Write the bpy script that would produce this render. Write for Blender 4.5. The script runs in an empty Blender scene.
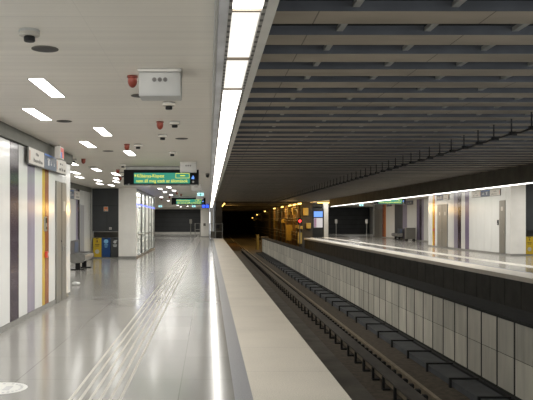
import bpy, bmesh, math, random
from mathutils import Vector, Matrix
random.seed(7)
sc = bpy.context.scene
C = bpy.context.collection
H = 1.65            # eye height above the platform
PI = math.pi

# ------------------------------------------------------------------ camera
cd = bpy.data.cameras.new('camera')
cam = bpy.data.objects.new('camera', cd)
C.objects.link(cam)
cam.location = (0, 0, H)
cam.rotation_euler = (PI/2, 0, 0)
cd.sensor_width = 36
cd.lens = 36*720/533
cd.shift_x = (266.5-209)/533
cd.shift_y = 21/533
cd.clip_start = 0.05
cd.clip_end = 400
sc.camera = cam

# ------------------------------------------------------------------ materials
def newmat(name):
    m = bpy.data.materials.new(name)
    m.use_nodes = True
    nt = m.node_tree
    return m, nt, nt.nodes['Principled BSDF']

def math_(nt, op, a, b=None, c=None):
    n = nt.nodes.new('ShaderNodeMath'); n.operation = op
    for i, v in enumerate((a, b, c)):
        if v is None: continue
        if isinstance(v, (int, float)): n.inputs[i].default_value = v
        else: nt.links.new(v, n.inputs[i])
    return n.outputs[0]

def mixc(nt, fac, a, b, mode='MIX'):
    n = nt.nodes.new('ShaderNodeMix'); n.data_type = 'RGBA'; n.blend_type = mode
    for s, v in ((n.inputs[0], fac), (n.inputs[6], a), (n.inputs[7], b)):
        if isinstance(v, (int, float)): s.default_value = v
        elif isinstance(v, tuple): s.default_value = (*v, 1) if len(v) == 3 else v
        else: nt.links.new(v, s)
    return n.outputs[2]

def noise(nt, scale, detail=3, vec=None, rough=.5):
    n = nt.nodes.new('ShaderNodeTexNoise')
    n.inputs['Scale'].default_value = scale; n.inputs['Detail'].default_value = detail
    n.inputs['Roughness'].default_value = rough
    if vec is not None: nt.links.new(vec, n.inputs['Vector'])
    return n.outputs['Fac']

def pos(nt):
    return nt.nodes.new('ShaderNodeNewGeometry').outputs['Position']

def scaled(nt, vec, s):
    n = nt.nodes.new('ShaderNodeVectorMath'); n.operation = 'MULTIPLY'
    nt.links.new(vec, n.inputs[0]); n.inputs[1].default_value = s
    return n.outputs[0]

def sepxyz(nt, vec):
    n = nt.nodes.new('ShaderNodeSeparateXYZ'); nt.links.new(vec, n.inputs[0]); return n.outputs

def remap(nt, v, a, b, c, d):
    n = nt.nodes.new('ShaderNodeMapRange'); nt.links.new(v, n.inputs[0])
    for i, x in enumerate((a, b, c, d)): n.inputs[1+i].default_value = x
    return n.outputs[0]

def line_mask(nt, coord, origin, pitch, width):
    a = math_(nt, 'ADD', coord, 1000*pitch-origin)
    f = math_(nt, 'MODULO', a, pitch)
    return math_(nt, 'LESS_THAN', f, width)

def plain(name, col, rough=.5, metal=0, vary=.12, scale=6, spec=.5, coat=0, bump=0, stretch=(1, 1, 1)):
    m, nt, b = newmat(name)
    n = noise(nt, scale, 4, scaled(nt, pos(nt), stretch))
    k = remap(nt, n, .3, .7, 1-vary, 1+vary)
    c = mixc(nt, 1.0, tuple(col), (1, 1, 1))
    mul = nt.nodes.new('ShaderNodeVectorMath'); mul.operation = 'SCALE'
    mul.inputs[0].default_value = col; nt.links.new(k, mul.inputs['Scale'])
    nt.links.new(mul.outputs[0], b.inputs['Base Color'])
    b.inputs['Roughness'].default_value = rough; b.inputs['Metallic'].default_value = metal
    b.inputs['Specular IOR Level'].default_value = spec
    b.inputs['Coat Weight'].default_value = coat; b.inputs['Coat Roughness'].default_value = .05
    if bump:
        bn = nt.nodes.new('ShaderNodeBump'); bn.inputs['Strength'].default_value = bump
        nt.links.new(n, bn.inputs['Height']); nt.links.new(bn.outputs[0], b.inputs['Normal'])
    return m

def emit(name, col, strength):
    m, nt, b = newmat(name)
    b.inputs['Base Color'].default_value = (*[min(1, c)*.12 for c in col], 1)
    b.inputs['Emission Color'].default_value = (*col, 1)
    b.inputs['Emission Strength'].default_value = strength
    b.inputs['Roughness'].default_value = .4
    return m

M = {}
# polished granite platform floor
def floor_mat():
    m, nt, b = newmat('polished_granite')
    p = pos(nt); x, y, z = sepxyz(nt, p)
    speck = noise(nt, 90, 2, p)
    big = noise(nt, .35, 3, p)
    sq = scaled(nt, p, (1/.85, 1/1.25, 0))
    wn = nt.nodes.new('ShaderNodeTexWhiteNoise'); wn.noise_dimensions = '2D'
    fl = nt.nodes.new('ShaderNodeVectorMath'); fl.operation = 'FLOOR'
    ad = nt.nodes.new('ShaderNodeVectorMath'); ad.operation = 'ADD'; ad.inputs[1].default_value = (.29/.85, 0, 0)
    nt.links.new(sq, ad.inputs[0]); nt.links.new(ad.outputs[0], fl.inputs[0]); nt.links.new(fl.outputs[0], wn.inputs['Vector'])
    k = math_(nt, 'ADD', remap(nt, speck, .3, .7, -.07, .07), remap(nt, wn.outputs['Value'], 0, 1, .94, 1.05))
    k = math_(nt, 'ADD', k, remap(nt, big, .3, .7, -.05, .05))
    mul = nt.nodes.new('ShaderNodeVectorMath'); mul.operation = 'SCALE'
    mul.inputs[0].default_value = (.305, .298, .277); nt.links.new(k, mul.inputs['Scale'])
    lx = line_mask(nt, x, -.29, 1.7, .009); lx2 = line_mask(nt, x, .56, 1.7, .006)
    ly = line_mask(nt, y, 9.98, 1.25, .02)
    ln = math_(nt, 'MAXIMUM', lx, math_(nt, 'MULTIPLY', lx2, .25)); ln = math_(nt, 'MAXIMUM', ln, math_(nt, 'MULTIPLY', ly, .35))
    ln = math_(nt, 'MULTIPLY', ln, .55)
    col = mixc(nt, ln, mul.outputs[0], (.12, .11, .10))
    nt.links.new(col, b.inputs['Base Color'])
    r = remap(nt, noise(nt, 1.3, 4, p), .3, .7, .135, .165)
    b.inputs['Specular IOR Level'].default_value = .25
    nt.links.new(r, b.inputs['Roughness'])
    return m
M['floor'] = floor_mat()

def edge_mat():
    m, nt, b = newmat('flamed_granite')
    p = pos(nt); x, y, z = sepxyz(nt, p)
    speck = noise(nt, 70, 3, p); big = noise(nt, .8, 3, p)
    k = math_(nt, 'ADD', remap(nt, speck, .3, .7, .86, 1.14), remap(nt, big, .3, .7, -.07, .07))
    mul = nt.nodes.new('ShaderNodeVectorMath'); mul.operation = 'SCALE'
    mul.inputs[0].default_value = (.64, .59, .50); nt.links.new(k, mul.inputs['Scale'])
    ly = math_(nt, 'MULTIPLY', line_mask(nt, y, .4, 1.5, .012), .35)
    nt.links.new(mixc(nt, ly, mul.outputs[0], (.15, .13, .11)), b.inputs['Base Color'])
    b.inputs['Roughness'].default_value = .55
    return m
M['edge'] = edge_mat()
M['dark_strip'] = plain('dark_granite', (.22, .225, .24), .4, vary=.2, scale=60)
M['tactile'] = plain('tactile_rib', (.60, .58, .525), .7, spec=.12, vary=.05, scale=5)

def ceiling_mat():
    m, nt, b = newmat('metal_ceiling_panels')
    p = pos(nt); x, y, z = sepxyz(nt, p)
    streak = noise(nt, 1, 3, scaled(nt, p, (.25, 9, 1)))
    big = noise(nt, .5, 2, p)
    k = math_(nt, 'ADD', remap(nt, streak, .3, .7, .95, 1.04), remap(nt, big, .3, .7, -.04, .04))
    mul = nt.nodes.new('ShaderNodeVectorMath'); mul.operation = 'SCALE'
    mul.inputs[0].default_value = (.78, .735, .655); nt.links.new(k, mul.inputs['Scale'])
    ly = math_(nt, 'MULTIPLY', line_mask(nt, y, 0, .3, .008), .22)
    lx = math_(nt, 'MULTIPLY', line_mask(nt, x, -.9, 1.6, .004), .15)
    nt.links.new(mixc(nt, math_(nt, 'MAXIMUM', ly, lx), mul.outputs[0], (.2, .19, .17)), b.inputs['Base Color'])
    b.inputs['Roughness'].default_value = .42
    return m
M['ceiling'] = ceiling_mat()

def slat_mat():
    m, nt, b = newmat('beige_slat_face')
    p = pos(nt); x, y, z = sepxyz(nt, p)
    n = noise(nt, 1.1, 4, scaled(nt, p, (.7, 2, 1)))
    mul = nt.nodes.new('ShaderNodeVectorMath'); mul.operation = 'SCALE'
    mul.inputs[0].default_value = (.40, .345, .27); nt.links.new(remap(nt, n, .3, .7, .78, 1.15), mul.inputs['Scale'])
    lx = math_(nt, 'MULTIPLY', line_mask(nt, x, .93, 1.5, .012), .7)
    nt.links.new(mixc(nt, lx, mul.outputs[0], (.04, .035, .03)), b.inputs['Base Color'])
    b.inputs['Roughness'].default_value = .6
    return m
M['slat'] = slat_mat()
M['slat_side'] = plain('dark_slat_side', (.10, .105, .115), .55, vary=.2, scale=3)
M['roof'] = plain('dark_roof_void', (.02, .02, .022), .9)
M['runner'] = plain('galvanised_runner', (.34, .34, .32), .5)
M['fascia'] = plain('dark_fascia', (.12, .112, .092), .7, vary=.25, scale=2)
M['soffit'] = plain('greenish_grey_soffit', (.115, .115, .095), .6, vary=.12, scale=2)
M['concrete'] = plain('track_concrete', (.095, .085, .07), .75, vary=.35, scale=1.6, bump=.2)
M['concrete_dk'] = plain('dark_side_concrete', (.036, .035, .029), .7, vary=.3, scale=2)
M['ballast'] = plain('brown_trackbed', (.085, .068, .048), .85, vary=.4, scale=9, bump=.4)
M['trough'] = plain('bluish_trough_lid', (.075, .08, .085), .6, vary=.2, scale=4)
M['black'] = plain('black_metal', (.014, .014, .014), .5, spec=.25)
M['display_black'] = plain('matt_black_housing', (.005, .005, .005), .6, spec=.12)
M['cap'] = plain('dark_wall_cap', (.035, .035, .032), .85, spec=.1)
M['black_gloss'] = plain('black_gloss', (.010, .011, .012), .2)
M['rail'] = plain('worn_rail_steel', (.34, .28, .20), .45, .4, vary=.2, scale=8)
M['cover'] = plain('grey_brown_board', (.075, .068, .058), .65, vary=.3, scale=3, stretch=(2, .6, 2))
M['steel'] = plain('brushed_steel', (.42, .41, .38), .35, .8, vary=.08, scale=10, stretch=(1, 1, .1))
M['bench_steel'] = plain('satin_bench_steel', (.27, .265, .25), .35, .6, vary=.1, scale=8)
M['door'] = plain('grey_brushed_door', (.26, .25, .22), .38, .35, vary=.08, scale=6, stretch=(4, 4, .3))
M['frame'] = plain('grey_frame', (.22, .22, .20), .4, .3)
M['white_metal'] = plain('offwhite_metal', (.62, .60, .55), .45, vary=.05)
M['grey_metal'] = plain('light_grey_metal', (.44, .435, .41), .45, vary=.05)
M['white_wall'] = plain('white_wall_paint', (.84, .82, .765), .5, vary=.05, scale=2)
def glass_panel(name, col, rough=.15, grad=.12):
    return plain(name, col, rough, vary=grad, scale=1.6, spec=.22, stretch=(1.5, 1.5, .5))
M['p_white'] = glass_panel('white_glass_panel', (.745, .745, .715), grad=.03)
M['p_dark'] = glass_panel('dark_purple_glass_panel', (.055, .04, .055), grad=.2)
M['p_lilac'] = glass_panel('lilac_glass_panel', (.33, .30, .37), grad=.1)
M['p_purple'] = glass_panel('purple_glass_panel', (.20, .165, .25), grad=.1)
M['p_yellow'] = glass_panel('yellow_glass_panel', (.62, .42, .06), grad=.15)
M['p_brown'] = glass_panel('red_brown_glass_panel', (.27, .09, .035), grad=.2)
M['p_orange'] = glass_panel('orange_glass_panel', (.50, .16, .03), grad=.2)
M['plinth'] = plain('grey_plinth', (.27, .265, .245), .5)
M['niche'] = plain('anthracite_panel', (.045, .048, .05), .5, vary=.15, scale=1.5)
M['niche_back'] = plain('brown_niche', (.10, .09, .075), .6)
M['bin_yellow'] = plain('yellow_bin_front', (.66, .45, .02), .4, vary=.05)
M['bin_blue'] = plain('blue_bin_front', (.006, .062, .23), .4, vary=.05)
M['bin_dark'] = plain('charcoal_bin_front', (.055, .055, .055), .4, vary=.08)
M['sign_white'] = plain('offwhite_sign_face', (.56, .53, .48), .35, vary=.04)
M['sign_blue'] = plain('slate_blue_sign_face', (.055, .08, .13), .35, vary=.08)
M['casing'] = plain('bronze_sign_casing', (.10, .095, .085), .45)
M['ink'] = plain('grey_ink', (.18, .17, .16), .5)
M['ink_light'] = plain('white_ink', (.6, .6, .6), .5)
M['blue'] = plain('blue_print', (.05, .16, .5), .4)
M['red'] = plain('red_beacon_plastic', (.21, .032, .014), .35, vary=.1)
M['red_print'] = plain('red_print', (.6, .07, .05), .4)
M['orange_print'] = plain('orange_print', (.75, .20, .05), .5)
M['detector'] = plain('beige_plastic', (.50, .47, .41), .5)
M['disc'] = plain('dark_mesh_disc', (.045, .043, .04), .6)
M['paper'] = plain('white_paper', (.75, .75, .73), .7)
M['sticker'] = plain('white_vinyl', (.72, .72, .68), .4, vary=.04)
M['brownend'] = plain('rust_brown_steel', (.22, .13, .05), .6, vary=.2)
M['cab_yellow'] = plain('ochre_cabinet_paint', (.42, .29, .06), .55, vary=.15)
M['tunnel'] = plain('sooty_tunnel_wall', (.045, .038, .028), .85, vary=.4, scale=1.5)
M['pipe'] = plain('dusty_cable', (.16, .12, .06), .7, vary=.3)
M['L_strip'] = emit('strip_light_diffuser', (1, .975, .91), 3.9)
M['L_strip_far'] = emit('opposite_strip_light_diffuser', (1, .98, .94), 2.4)
M['L_strip_warm'] = emit('warm_strip_light_diffuser', (1, .955, .86), .44)
M['L_recess'] = emit('recessed_light_diffuser', (1, .98, .93), 4)
M['L_sodium'] = emit('sodium_lamp', (1, .58, .12), 2.2)
M['L_red'] = emit('red_signal_light', (1, .03, .03), 1.6)
M['screen_green'] = emit('green_display_screen', (.012, .23, .155), .42)
M['text_yellow'] = emit('yellow_display_text', (.95, .85, .06), .42)
M['screen_blue'] = emit('blue_monitor_screen', (.03, .09, 1.0), .8)
M['info_blue'] = emit('pale_blue_info_screen', (.12, .28, .75), .55)
M['info_white'] = emit('lit_white_poster', (.70, .66, .66), .3)
M['led_blue'] = emit('blue_led_strip', (.05, .11, 1.0), .9)
M['exit'] = emit('cyan_exit_sign_face', (.42, .82, .85), .5)
M['exit_green'] = emit('green_exit_pictogram', (.03, .40, .25), .3)
M['lit_white'] = emit('lit_white_box', (.75, .73, .70), .06)

def glass_mat():
    m, nt, b = newmat('clear_glazing')
    b.inputs['Base Color'].default_value = (.9, .95, .94, 1)
    b.inputs['Roughness'].default_value = .02
    b.inputs['Transmission Weight'].default_value = 1
    b.inputs['IOR'].default_value = 1.1
    return m
M['glass'] = glass_mat()

def panelwall_mat():
    m, nt, b = newmat('grey_wall_panels')
    at = nt.nodes.new('ShaderNodeAttribute'); at.attribute_name = 'tone'
    p = pos(nt)
    n = noise(nt, 2.2, 4, scaled(nt, p, (1, 1.2, .5)))
    st = noise(nt, 5, 3, scaled(nt, p, (1, 2, .15)))
    k = math_(nt, 'ADD', at.outputs['Fac'], remap(nt, n, .3, .7, -.12, .12))
    k = math_(nt, 'ADD', k, remap(nt, st, .3, .7, -.08, .08))
    mul = nt.nodes.new('ShaderNodeVectorMath'); mul.operation = 'SCALE'
    mul.inputs[0].default_value = (.50, .475, .40); nt.links.new(k, mul.inputs['Scale'])
    nt.links.new(mul.outputs[0], b.inputs['Base Color'])
    b.inputs['Roughness'].default_value = .5
    return m
M['wallpanel'] = panelwall_mat()

# ------------------------------------------------------------------ mesh helpers
class MB:
    def __init__(s): s.bm = bmesh.new(); s.mats = []
    def mi(s, m):
        if m is None: return 0
        if m not in s.mats: s.mats.append(m)
        return s.mats.index(m)
    def box(s, x0, x1, y0, y1, z0, z1, m=None):
        r = bmesh.ops.create_cube(s.bm, size=1)
        for v in r['verts']:
            v.co = Vector(((x0+x1)/2+v.co.x*(x1-x0), (y0+y1)/2+v.co.y*(y1-y0), (z0+z1)/2+v.co.z*(z1-z0)))
        i = s.mi(m)
        for f in {f for v in r['verts'] for f in v.link_faces}: f.material_index = i
        return s
    def bbox(s, x0, x1, y0, y1, z0, z1, bev=.01, seg=2, m=None):
        t = bmesh.new(); r = bmesh.ops.create_cube(t, size=1)
        for v in r['verts']:
            v.co = Vector(((x0+x1)/2+v.co.x*(x1-x0), (y0+y1)/2+v.co.y*(y1-y0), (z0+z1)/2+v.co.z*(z1-z0)))
        bmesh.ops.bevel(t, geom=t.edges[:], offset=bev, segments=seg, affect='EDGES')
        i = s.mi(m)
        for f in t.faces: f.material_index = i
        s.merge(t); return s
    def merge(s, t):
        me = bpy.data.meshes.new('tmp'); t.to_mesh(me); t.free(); s.bm.from_mesh(me); bpy.data.meshes.remove(me)
    def lathe(s, prof, cx=0, cy=0, cz=0, n=20, axis='z', m=None):
        i = s.mi(m); rings = []
        for r, h in prof:
            ring = []
            for k in range(n):
                a = 2*PI*k/n
                u, w = r*math.cos(a), r*math.sin(a)
                co = {'z': (cx+u, cy+w, cz+h), 'y': (cx+u, cy+h, cz+w), 'x': (cx+h, cy+u, cz+w)}[axis]
                ring.append(s.bm.verts.new(co))
            rings.append(ring)
        for a, b in zip(rings, rings[1:]):
            for k in range(n):
                f = s.bm.faces.new((a[k], a[(k+1) % n], b[(k+1) % n], b[k])); f.material_index = i
        for rg in (rings[0], rings[-1]):
            f = s.bm.faces.new(rg); f.material_index = i
        return s
    def tube(s, pts, r, n=8, m=None):
        i = s.mi(m); rings = []; pts = [Vector(p) for p in pts]
        for k, p in enumerate(pts):
            d = (pts[min(k+1, len(pts)-1)]-pts[max(k-1, 0)]).normalized()
            u = d.cross(Vector((0, 0, 1)))
            if u.length < .01: u = d.cross(Vector((0, 1, 0)))
            u.normalize(); w = d.cross(u)
            rings.append([s.bm.verts.new(p+u*r*math.cos(2*PI*j/n)+w*r*math.sin(2*PI*j/n)) for j in range(n)])
        for a, b in zip(rings, rings[1:]):
            for k in range(n):
                f = s.bm.faces.new((a[k], a[(k+1) % n], b[(k+1) % n], b[k])); f.material_index = i
        for rg in (rings[0], rings[-1]):
            f = s.bm.faces.new(rg); f.material_index = i
        return s
    def prism_y(s, prof, y0, y1, m=None):          # profile in XZ pulled along Y
        i = s.mi(m)
        a = [s.bm.verts.new((x, y0, z)) for x, z in prof]; b = [s.bm.verts.new((x, y1, z)) for x, z in prof]
        n = len(prof)
        fs = [s.bm.faces.new((a[k], a[(k+1) % n], b[(k+1) % n], b[k])) for k in range(n)]
        fs += [s.bm.faces.new(a), s.bm.faces.new(b)]
        for f in fs: f.material_index = i
        return s
    def build(s, name, mat=None, parent=None, smooth=False):
        bmesh.ops.recalc_face_normals(s.bm, faces=s.bm.faces[:])
        me = bpy.data.meshes.new(name); s.bm.to_mesh(me); s.bm.free()
        for m in (s.mats or [mat]): me.materials.append(m)
        if smooth:
            for p in me.polygons: p.use_smooth = True
            me.set_sharp_from_angle(angle=math.radians(40))
        o = bpy.data.objects.new(name, me); C.objects.link(o)
        if parent: o.parent = parent
        return o

def tag(o, label=None, cat=None, group=None, kind=None):
    if label: o['label'] = label
    if cat: o['category'] = cat
    if group: o['group'] = group
    if kind: o['kind'] = kind
    return o
def thing(name, label, cat, loc=(0, 0, 0), rz=0, group=None):
    o = bpy.data.objects.new(name, None); C.objects.link(o)
    o.location = loc; o.rotation_euler = (0, 0, rz); o.empty_display_size = .1
    return tag(o, label, cat, group)
def struct(name, mb, mat=None, parent=None):
    o = mb.build(name, mat, parent)
    if not parent: o['kind'] = 'structure'
    return o
def copy_tree(o, parent=None):
    c = o.copy(); C.objects.link(c)
    if parent: c.parent = parent
    for ch in [k for k in bpy.data.objects if k.parent == o]: copy_tree(ch, c)
    return c
def dup(o, loc, label, group=None, rz=None):
    c = copy_tree(o); c.location = loc; c['label'] = label
    if group: c['group'] = group
    if rz is not None: c.rotation_euler = (0, 0, rz)
    return c
def text_mesh(name, s, size, mat, parent, loc, rot=(PI/2, 0, 0), width=None, bold=.0, extrude=.002, align='LEFT'):
    cu = bpy.data.curves.new('lettering_curve', 'FONT'); cu.body = s; cu.size = size; cu.extrude = extrude; cu.offset = bold
    cu.align_x = align
    t = bpy.data.objects.new('lettering_tmp', cu); C.objects.link(t)
    dg = bpy.context.evaluated_depsgraph_get(); dg.update()
    me = bpy.data.meshes.new_from_object(t.evaluated_get(dg)); bpy.data.objects.remove(t); bpy.data.curves.remove(cu)
    if width and len(me.vertices):
        xs = [v.co.x for v in me.vertices]; k = width/(max(xs)-min(xs)); x0 = min(xs)
        for v in me.vertices: v.co.x = (v.co.x-x0)*k
    me.materials.clear(); me.materials.append(mat)
    o = bpy.data.objects.new(name, me); C.objects.link(o); o.parent = parent; o.location = loc; o.rotation_euler = rot
    return o
ORD = ['first','second','third','fourth','fifth','sixth','seventh','eighth','ninth','tenth','eleventh','twelfth','thirteenth','fourteenth','fifteenth','sixteenth','seventeenth','eighteenth','nineteenth','twentieth']

# ------------------------------------------------------------------ platforms
YN, YE = -8, 68            # near and far end of the platform edge
PE = 1.32                  # platform edge
o = struct('floor', MB().box(-9, .24, YN, 91, -.25, 0), M['floor'])
struct('dark_floor_strip', MB().box(.24, .41, YN, YE, -.25, 0), M['dark_strip'])
struct('platform_edge_floor_strip', MB().box(.41, PE, YN, YE, -.14, 0), M['edge'])
struct('floor_end_piece', MB().box(.24, .61, YE+.01, 91, -.25, 0), M['floor'])
ts = MB()
for k in range(6): ts.prism_y([(-1.300+k*.093, .0), (-1.297+k*.093, .003), (-1.272+k*.093, .003), (-1.269+k*.093, .0)], YN, 84)
struct('tactile_floor_strip', ts, M['tactile'])
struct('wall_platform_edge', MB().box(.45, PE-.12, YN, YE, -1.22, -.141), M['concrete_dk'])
# far platform
FX = 9.24
struct('far_platform_floor', MB().box(10.30, 24, 12, 96, -.25, 0), M['floor'])
struct('far_dark_floor_strip', MB().box(10.13, 10.30, 12, 72, -.25, 0), M['dark_strip'])
struct('far_edge_floor_strip', MB().box(FX, 10.13, 12, 70, -.14, 0), M['edge'])
ts = MB()
for k in range(6): ts.prism_y([(11.35+k*.093, .0), (11.358+k*.093, .006), (11.393+k*.093, .006), (11.401+k*.093, .0)], 12, 84)
struct('far_tactile_floor_strip', ts, M['tactile'])
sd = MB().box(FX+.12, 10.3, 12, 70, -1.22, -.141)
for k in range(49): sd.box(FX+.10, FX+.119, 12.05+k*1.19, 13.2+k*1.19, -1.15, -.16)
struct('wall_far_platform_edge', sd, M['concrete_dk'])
# track bed
struct('trackbed_floor', MB().box(.45, 10.3, YN, 175, -1.5, -1.22), M['ballast'])
struct('trackside_floor_strip', MB().box(1.21, 2.66, YN, 66, -1.22, -1.195), M['concrete'])

# ------------------------------------------------------------------ dividing wall between the tracks
wm = bmesh.new(); tones = []
def wbox(x0, x1, y0, y1, z0, z1, mi, tone):
    r = bmesh.ops.create_cube(wm, size=1)
    for v in r['verts']: v.co = Vector(((x0+x1)/2+v.co.x*(x1-x0), (y0+y1)/2+v.co.y*(y1-y0), (z0+z1)/2+v.co.z*(z1-z0)))
    for f in {f for v in r['verts'] for f in v.link_faces}: f.material_index = mi
    tones.extend([tone]*8)
wbox(4.74, 5.24, 2, 64, -1.22, .10, 1, 1)
wbox(4.67, 5.27, 2, 64.05, .115, .15, 1, 1)
wbox(4.70, 5.27, 2, 64, .085, .114, 1, 1)
k = 0; y = 3.0
while y < 63.6:
    for r in (0, 1):
        wbox(4.734, 4.745, y+.035, y+.645, -1.05+r*.57, -.49+r*.567, 0, random.uniform(.78, 1.12)*(1.06 if r == 0 else .94))
    y += .68
me = bpy.data.meshes.new('wall_middle'); wm.to_mesh(me); wm.free()
a = me.attributes.new('tone', 'FLOAT', 'POINT')
for i, t in enumerate(tones): a.data[i].value = t
me.materials.append(M['wallpanel']); me.materials.append(M['cap'])
o = bpy.data.objects.new('wall_middle', me); C.objects.link(o); o['kind'] = 'structure'
struct('pillar', MB().box(4.66, 5.28, 64.1, 64.5, -1.22, .28), M['brownend'])

# ------------------------------------------------------------------ left ceiling, soffit, wall
CZ = 3.10
struct('ceiling', MB().box(-9, .036, 2, 91, CZ, CZ+.12), M['ceiling'])
struct('trim_1', MB().box(.036, .054, YN, 66, 2.86, CZ+.12), M['grey_metal'])
# strip light along the platform edge
SZ = 2.85
t = thing('strip_light', 'long continuous white strip light running above the platform edge', 'strip light', (0, 0, 0))
hb = MB()
hb.box(.054, .384, YN, 66, SZ+.06, SZ+.16)
hb.box(.326, .384, YN, 66, SZ, SZ+.06)
hb.build('housing', M['white_metal'], t)
MB().box(.056, .112, YN, 66, SZ+.005, SZ+.06).build('reflector', plain('streaky_reflector', (.50, .51, .54), .3, .3, vary=.35, scale=2.2, stretch=(1, .6, 1)), t)
def notch_mat():
    m, nt, b = newmat('toothed_rail')
    x, y, z = sepxyz(nt, pos(nt))
    c = mixc(nt, line_mask(nt, y, 0, .13, .05), (.30, .285, .26), (.05, .045, .04))
    nt.links.new(c, b.inputs['Base Color']); b.inputs['Roughness'].default_value = .5
    return m
nm = notch_mat()
MB().box(.113, .133, YN, 66, SZ+.002, SZ+.06).build('toothed_rail', nm, t)
MB().box(.303, .325, YN, 66, SZ+.002, SZ+.06).build('toothed_rail', nm, t)
cb = None; M['brown_bar'] = plain('brown_bar', (.25, .2, .15), .5)
n = 0; y = 5.417-1.25*11
proto = {}
while y < 65:
    warm = 4.0 < y < 6.0
    key = warm
    if key not in proto:
        proto[key] = MB().box(.135, .301, .012, 1.238, 0, .03).build('diffuser', M['L_strip_warm' if warm else 'L_strip'], t)
        d = proto[key]
    else:
        d = proto[key].copy(); C.objects.link(d)
    d.location = (0, y, SZ+.028)
    if cb is None: cb = c = MB().box(.134, .302, -.014, .014, .012, .05).build('crossbar', M['brown_bar'], t)
    else: c = cb.copy(); C.objects.link(c)
    c.location = (0, y, SZ); n += 1; y += 1.25
MB().box(.133, .303, YN, 65.9, SZ+.0585, SZ+.0598).build('backing', M['ink'], t)

# fascia of the track ceiling
struct('fascia_beam', MB().box(.30, .384, 2, 66, SZ+.17, 4.0), M['fascia'])
struct('far_fascia_beam', MB().box(10.02, 10.10, 6, 60, 2.86, 4.0), M['fascia'])
# roof void above slats
struct('track_roof', MB().box(.384, 10.02, 2, 66.4, 3.95, 4.05), M['roof'])
rows = [1.25+.84*k for k in range(10)]
for i, x in enumerate(rows):
    o = MB().box(x-.03, x+.03, 2, 66, 3.465, 3.505).build('ceiling_runner', M['runner'])
    tag(o, f'thin steel runner above the ceiling slats, {ORD[i]} row out from the strip light', 'runner', 'steel runners above the track ceiling slats')
# slats
SB = 3.43
sl = MB()
sl.box(.386, 10.01, 0, .39, 0, .09)
slat = None; y = 6.11-.78*8; k = 0
sl.bm.faces.ensure_lookup_table()
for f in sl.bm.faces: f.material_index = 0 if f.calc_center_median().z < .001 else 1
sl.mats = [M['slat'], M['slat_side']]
i = 0
while y < 65.6:
    if slat is None: o = slat = sl.build('ceiling_slat')
    else: o = slat.copy(); C.objects.link(o)
    o.location = (0, y, SB)
    vis = int(round((y-6.11)/.78))
    if vis < 0: lab, g = 'beige ceiling slat over the tracks, above the upper photo border', 'track ceiling slats above the view'
    elif vis < 16: lab, g = f'beige ceiling slat spanning the tracks, {ORD[vis]} from the top of the photo', 'beige slats of the track ceiling'
    else: lab, g = 'thin beige ceiling slat among the tightly packed rows deep above the tracks', 'deep packed slats of the track ceiling'
    tag(o, lab, 'ceiling slat', g)
    y += .78
# overhead cable with hangers
t = thing('hanging_cable', 'black cable bundle hung under the ceiling slats above the dividing wall', 'cable')
pts = []
y = 6.11+.195; hy = []
while y < 65.5: hy.append(y); y += .78
for k, yy in enumerate(hy):
    pts.append((5.27, yy, 3.175)); pts.append((5.27, yy+.39, 3.150+.01*math.sin(k*1.7)))
MB().tube(pts, .018, 6).build('cable', M['black'], t, True)
MB().tube([(p[0]+.05, p[1], p[2]+.012) for p in pts], .014, 6).build('cable', M['black'], t, True)
h0 = None
for yy in hy:
    if h0 is None:
        h0 = MB().box(-.010, .010, -.010, .010, 0, .262).box(-.04, .085, -.03, .03, -.03, .035).build('hanger', M['black'], t); h = h0
    else:
        h = h0.copy(); C.objects.link(h)
    h.location = (5.27, yy, 3.168)

# ------------------------------------------------------------------ wall panels
LABC = {'p_dark': 'dark purple glass panel', 'p_lilac': 'pale lilac glass panel', 'p_yellow': 'yellow glass panel', 'p_brown': 'red-brown glass panel', 'p_purple': 'purple glass panel', 'p_orange': 'orange glass panel', 'niche': 'dark glazed panel'}
def panels(parent, x, sgn, runs, z0, z1, th=.03):
    """panels on a wall plane at x facing sgn along X"""
    for ya, yb, mk in runs:
        g = .008
        x0, x1 = (x-th, x) if sgn > 0 else (x, x+th)
        o = MB().bbox(x0, x1, min(ya, yb)+g, max(ya, yb)-g, z0, z1, .004, 1).build('panel', M[mk], parent)
        if mk in LABC: o['label'] = LABC[mk]
LX = -3.07
wl = struct('wall_left', MB().box(-5.0, LX-.032, 5.2, 15.9, 0, CZ), M['frame'])
runs = [(10.58, 11.11, 'p_white'), (11.11, 11.63, 'p_dark'), (11.63, 12.18, 'p_white'), (12.18, 12.70, 'p_lilac'), (12.70, 13.26, 'p_white'),
        (13.26, 13.48, 'p_yellow'), (13.48, 13.81, 'p_brown'), (13.81, 14.37, 'p_white'), (15.37, 15.9, 'p_white')]
y = 10.58
for mk in ['p_lilac', 'p_white', 'p_white', 'p_dark', 'p_white', 'p_purple', 'p_white', 'p_white', 'p_white', 'p_white']:
    runs.append((y-.53, y, mk)); y -= .53
panels(wl, LX, 1, runs, .085, 2.89)
MB().box(LX-.6, LX, 15.905, 15.935, .085, 2.89).build('panel', M['p_white'], wl)
struct('baseboard_left', MB().box(LX-.03, LX+.012, 5.2, 14.36, 0, .08), M['plinth'])
struct('soffit_beam', MB().box(LX-.03, LX+.05, 5.2, 15.95, 2.90, CZ-.001), M['soffit'])
struct('trim_2', MB().box(LX-.03, LX-.006, 14.375, 15.365, 2.46, 2.89), M['p_white'])
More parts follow.
